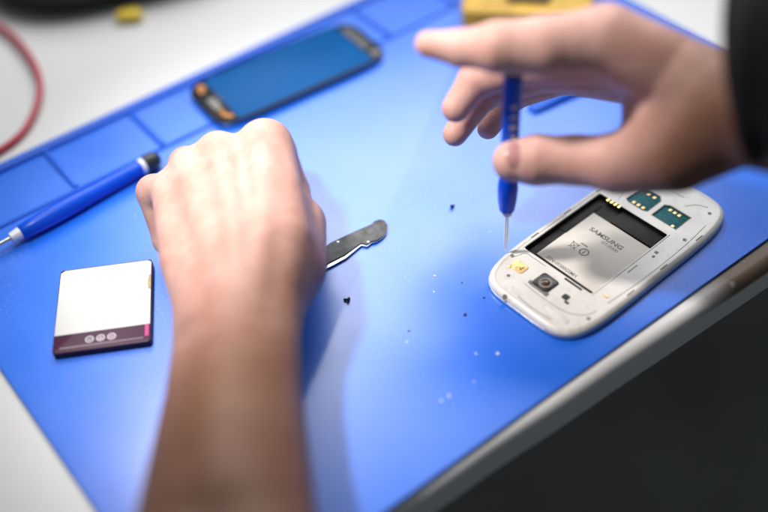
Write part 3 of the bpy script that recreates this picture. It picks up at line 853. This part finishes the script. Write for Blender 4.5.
def grow(chains_palm, chains_fingers, kp, kf, h=1.5, pad=8, creases=()):
    """chains: lists of (point, radius); palm pieces melt together, fingers stay apart"""
    allp = np.array([p for ch in chains_palm + chains_fingers for p, r in ch])
    allr = max(r for ch in chains_palm + chains_fingers for p, r in ch)
    lo = allp.min(0) - allr - pad; hi = allp.max(0) + allr + pad
    n = np.ceil((hi - lo) / h).astype(int) + 1
    ax = [lo[i] + h * np.arange(n[i]) for i in range(3)]
    V = np.empty(n, np.float32)
    for i0 in range(0, n[0], 24):
        P = np.stack(np.meshgrid(ax[0][i0:i0 + 24], ax[1], ax[2], indexing='ij'), -1).astype(np.float32)
        palm = None
        for ch in chains_palm:
            d = None
            for (a, ra), (b, rb) in zip(ch[:-1], ch[1:]):
                q = cap(P, a, b, ra, rb); d = q if d is None else np.minimum(d, q)
            palm = d if palm is None else smin(palm, d, kp)
        out = palm
        for ch in chains_fingers:
            d = None
            for (a, ra), (b, rb) in zip(ch[:-1], ch[1:]):
                q = cap(P, a, b, ra, rb); d = q if d is None else smin(d, q, 2.5)
            out = smin(out, smin(palm, d, kf), 1.6)
        for j, t, r in creases:
            q = P - np.asarray(j, np.float32)
            d2 = (q ** 2).sum(-1)
            m = d2 < (2.0 * r) ** 2
            if not m.any(): continue
            sgm = (q[m] @ np.asarray(t, np.float32))
            g = sum(a_ * np.exp(-((sgm - o_) / 0.75) ** 2) for o_, a_ in ((-3.4, 0.35), (-1.2, 0.6), (1.3, 0.6), (3.6, 0.35)))
            out[m] += g - 0.55 * np.exp(-(sgm / 5.0) ** 2)
        V[i0:i0 + 24] = out
    return surface_nets(V, lo, h)

def Z(px, py, z, r): return (at(px, py, z), r)
def D(px, py, d, r): return (atd(px, py, d), r)

# left fist (heights above the bench)
lp = [
    [Z(209, 328, 42, 15.5), Z(207, 400, 46, 18.5), Z(196, 512, 54, 23), Z(175, 760, 78, 32), Z(60, 1100, 95, 38)],
    [Z(266, 326, 44, 16), Z(260, 400, 48, 18.5), Z(258, 512, 56, 23), Z(250, 760, 80, 32), Z(60, 1100, 95, 38)],
    [Z(236, 325, 48, 20), Z(232, 512, 62, 26)],
    [Z(260, 325, 46, 16), Z(280, 240, 58, 16), Z(265, 147, 62, 15)],
    [Z(240, 325, 48, 19), Z(238, 240, 60, 14), Z(219, 154, 62, 11.5)],
    [Z(222, 325, 46, 19), Z(212, 240, 56, 13), Z(191, 168, 57, 10.5)],
    [Z(210, 322, 42, 14.5), Z(187, 262, 48, 13), Z(172, 190, 48, 10.5)],
    [Z(266, 318, 40, 15), Z(292, 268, 42, 17), Z(297, 225, 40, 15)],
    [Z(250, 280, 34, 20), Z(255, 200, 38, 20), Z(225, 200, 38, 18)],
]
lf = [
    [Z(265, 147, 60, 14), Z(277, 150, 34, 11), Z(295, 190, 14, 8.5), Z(312, 240, 7, 6.5)],
    [Z(219, 154, 62, 12), Z(216, 152, 42, 11), Z(240, 190, 14, 9), Z(262, 232, 12, 8)],
    [Z(191, 168, 57, 11), Z(187, 165, 42, 10.5), Z(205, 205, 14, 8.5), Z(232, 240, 12, 8)],
    [Z(172, 190, 48, 10.8), Z(154, 192, 40, 9.8), Z(168, 240, 16, 8.5), Z(195, 262, 11, 7)],
    [Z(297, 225, 38, 13), Z(306, 232, 20, 10), Z(310, 250, 11, 8)],
]
# right hand (distance from the viewpoint)
rp = [
    [D(745, 114, 478, 23), D(860, 112, 440, 32), D(960, 118, 408, 36)],
    [D(715, 99, 490, 20), D(672, 68, 498, 15.5), D(606, 40, 500, 16)],
    [D(718, 100, 498, 20), D(674, 76, 512, 15), D(618, 58, 518, 13)],
    [D(720, 108, 506, 20), D(686, 90, 526, 14), D(632, 70, 535, 12)],
    [D(724, 116, 508, 19), D(690, 104, 536, 13), D(645, 88, 550, 11)],
    [D(716, 122, 492, 21), D(676, 153, 503, 18), D(620, 163, 524, 14.2)],
    [D(662, 80, 512, 11), D(652, 130, 518, 12)],
    [D(692, 100, 506, 18), D(650, 108, 524, 12)],
    [D(704, 132, 494, 19), D(676, 138, 506, 16)],
]
rf = [
    [D(606, 40, 500, 16), D(545, 46, 499, 14.2), D(498, 47, 500, 12.0), D(462, 48, 507, 8.8), D(428, 44, 511, 6.4)],
    [D(618, 58, 518, 13), D(530, 64, 542, 10.4), D(476, 80, 553, 9.2), D(456, 108, 556, 7.6)],
    [D(632, 70, 535, 11.5), D(540, 74, 566, 9.6), D(482, 94, 578, 8.8), D(455, 134, 580, 6.8)],
    [D(645, 88, 550, 10), D(565, 78, 586, 8.6), D(512, 96, 596, 7.8), D(488, 128, 598, 6.4)],
    [D(620, 163, 524, 14.2), D(575, 160, 535, 12.4), D(536, 160, 539, 12.6), D(513, 161, 541, 10.6)],
]
TENDON = [
    [Z(246, 318, 60, 5), Z(262, 235, 71, 4.5), Z(262, 160, 73, 5)],
    [Z(238, 316, 61, 5), Z(236, 235, 72, 4.2), Z(222, 165, 72, 4.5)],
    [Z(228, 318, 60, 5), Z(211, 240, 67, 4.2), Z(194, 178, 65, 4.2)],
    [Z(206, 330, 56, 5.5), Z(203, 322, 57, 5.5)],
]
vl, fl_ = grow(lp + TENDON, lf, 7.5, 4.5, 1.4)
def joint(ch, i):
    a, b, c = ch[i - 1][0], ch[i][0], ch[i + 1][0]
    t = (b - a) / np.linalg.norm(b - a) + (c - b) / np.linalg.norm(c - b)
    return (b, t / np.linalg.norm(t), ch[i][1])
CR = [joint(rf[0], 2), joint(rf[0], 3), joint(rf[1], 1), joint(rf[1], 2), joint(rf[2], 1), joint(rf[2], 2), joint(rf[3], 1), joint(rf[3], 2), joint(rf[4], 2)]
vr, fr_ = grow(rp, rf, 8, 5, 1.1, 8, CR)
# relax the right-hand tips a little and add creases over the finger joints
V = np.concatenate([vl, vr]) * MM
F = np.concatenate([fl_, fr_ + len(vl)])
me = bpy.data.meshes.new('person')
me.from_pydata(V.tolist(), [], F.tolist()); me.update()
bm = new(); bm.from_mesh(me)
bmesh.ops.recalc_face_normals(bm, faces=bm.faces)
for _ in range(2): bmesh.ops.smooth_vert(bm, verts=bm.verts, factor=0.5, use_axis_x=True, use_axis_y=True, use_axis_z=True)
bm.to_mesh(me); bm.free()
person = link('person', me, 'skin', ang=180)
tag(person, 'person in a dark sleeve, left fist on the mat, right hand gripping a screwdriver', 'person')

# thumb nail on the side that faces the viewer
def nail(tip, base, r, up, wid, leng, name='fingernail'):
    tip = np.asarray(tip); base = np.asarray(base)
    d = (tip - base); d /= np.linalg.norm(d)
    u = np.asarray(up, float); u = u - d * (u @ d); u /= np.linalg.norm(u)
    w = np.cross(d, u)
    bm = new(); rows = []
    nu, nv = 12, 10
    for i in range(nu + 1):
        s = -1 + 2 * i / nu
        row = []
        for j in range(nv + 1):
            t = -1 + 2 * j / nv
            # squarish round plan
            x = leng / 2 * s; y = wid / 2 * t * (1 - 0.18 * max(0, -s) ** 2) * math.sqrt(max(0.0, 1 - abs(s) ** 5))
            a = y / r
            hgt = r * math.cos(a) - 0.6 * (max(0, -s) ** 3) - 0.35 * abs(t) ** 4 - 0.5 * max(0, s) ** 3
            p = tip - d * 4.0 + d * x + u * (hgt + 0.25) + w * (r * math.sin(a))
            row.append(bm.verts.new(p))
        rows.append(row)
    for i in range(nu):
        for j in range(nv):
            bm.faces.new((rows[i][j], rows[i + 1][j], rows[i + 1][j + 1], rows[i][j + 1]))
    bmesh.ops.remove_doubles(bm, verts=bm.verts, dist=0.02)
    return bobj(name, bm, 'nail', person, ang=80)
th = [p for p, r in rf[4]]
nail(th[3], th[2], 11.4, BACK * 1.0 + UP * 0.25, 13.5, 15)

# dark sleeve on the right forearm
bm = new()
axp = [atd(754, 60, 464), atd(800, 54, 452), atd(880, 60, 432), atd(1060, 110, 375), atd(1300, 140, 330)]
rad = [46, 47, 49, 55, 60]
P = catmull(axp, 6)
n = len(P); loops = []
prev = None
for i, p in enumerate(P):
    t = (P[min(i + 1, n - 1)] - P[max(i - 1, 0)]).normalized()
    u = Vector(UP) if prev is None else prev
    u = (u - t * u.dot(t)).normalized(); prev = u
    v = t.cross(u)
    f = i / (n - 1) * (len(rad) - 1); k = min(int(f), len(rad) - 2); r0 = rad[k] + (rad[k + 1] - rad[k]) * (f - k)
    loops.append([p + (u * math.cos(a) * 1.0 + v * math.sin(a) * 0.85) * (r0 * (1 + 0.025 * math.sin(3 * a + i * 1.1) + 0.02 * math.sin(5 * a - i * 0.8))) for a in [2 * math.pi * q / 40 for q in range(40)]])
inner = []
for lp_, p in ((loops[2], P[2]), (loops[0], P[0])):
    inner.append([p + (q - p) * 0.92 for q in lp_])
loft(bm, inner + loops, cap0=True, cap1=True)
bobj('sleeve', bm, 'fabric', person, ang=80)

# ------------------------------------------------------------------ light
w = bpy.data.worlds.new('World'); S.world = w; w.use_nodes = True
bg = w.node_tree.nodes['Background']
bg.inputs['Color'].default_value = (0.70, 0.85, 1.0, 1)
bg.inputs['Strength'].default_value = 0.12

KEYP, KEYT, KEYW, KEYD, KEYB = (-165, 110, 455), (5, 15, 35), 11.8, 66, 0.95
WINP, WINS, WINW = (510, 620, 930), 1.2, 15.5
def area(name, loc, target, size, power, col, sy=None, shape='DISK'):
    l = bpy.data.lights.new(name, 'AREA'); l.shape = shape; l.size = size
    if sy: l.size_y = sy
    l.energy = power; l.color = col
    o = bpy.data.objects.new(name, l); COL.objects.link(o)
    o.location = Vector(loc) * MM
    o.rotation_euler = (Vector(target) - Vector(loc)).to_track_quat('-Z', 'Y').to_euler()
    return o
def spot(name, loc, target, rad, power, col, deg, blend):
    l = bpy.data.lights.new(name, 'SPOT'); l.shadow_soft_size = rad * 0.5
    l.spot_size = math.radians(deg); l.spot_blend = blend
    l.energy = power; l.color = col
    o = bpy.data.objects.new(name, l); COL.objects.link(o)
    o.location = Vector(loc) * MM
    o.rotation_euler = (Vector(target) - Vector(loc)).to_track_quat('-Z', 'Y').to_euler()
    return o
spot('bench_lamp', KEYP, KEYT, 0.05, KEYW, (1.0, 0.95, 0.93), KEYD, KEYB)
area('window_light', WINP, (10, 60, 0), WINS, WINW, (0.95, 0.97, 1.0), WINS * 0.75, 'RECTANGLE')

# ------------------------------------------------------------------ camera
cd = bpy.data.cameras.new('camera'); cam = bpy.data.objects.new('camera', cd); COL.objects.link(cam)
cd.sensor_width = 36.0; cd.lens = 50.0 * (FPX / 1066.667)
mw = Matrix([[*RM[0], CAM[0] * MM], [*RM[1], CAM[1] * MM], [*RM[2], CAM[2] * MM], [0, 0, 0, 1]])
cam.matrix_world = mw
cd.clip_start = 0.01; cd.clip_end = 50
cd.dof.use_dof = True; cd.dof.focus_distance = 0.602; cd.dof.aperture_fstop = 1.7
S.camera = cam
S.view_settings.view_transform = 'Standard'; S.view_settings.look = 'None'
S.view_settings.exposure = 0.15; S.view_settings.gamma = 1.0
S.cycles.use_denoising = True
S.cycles.max_bounces = 8
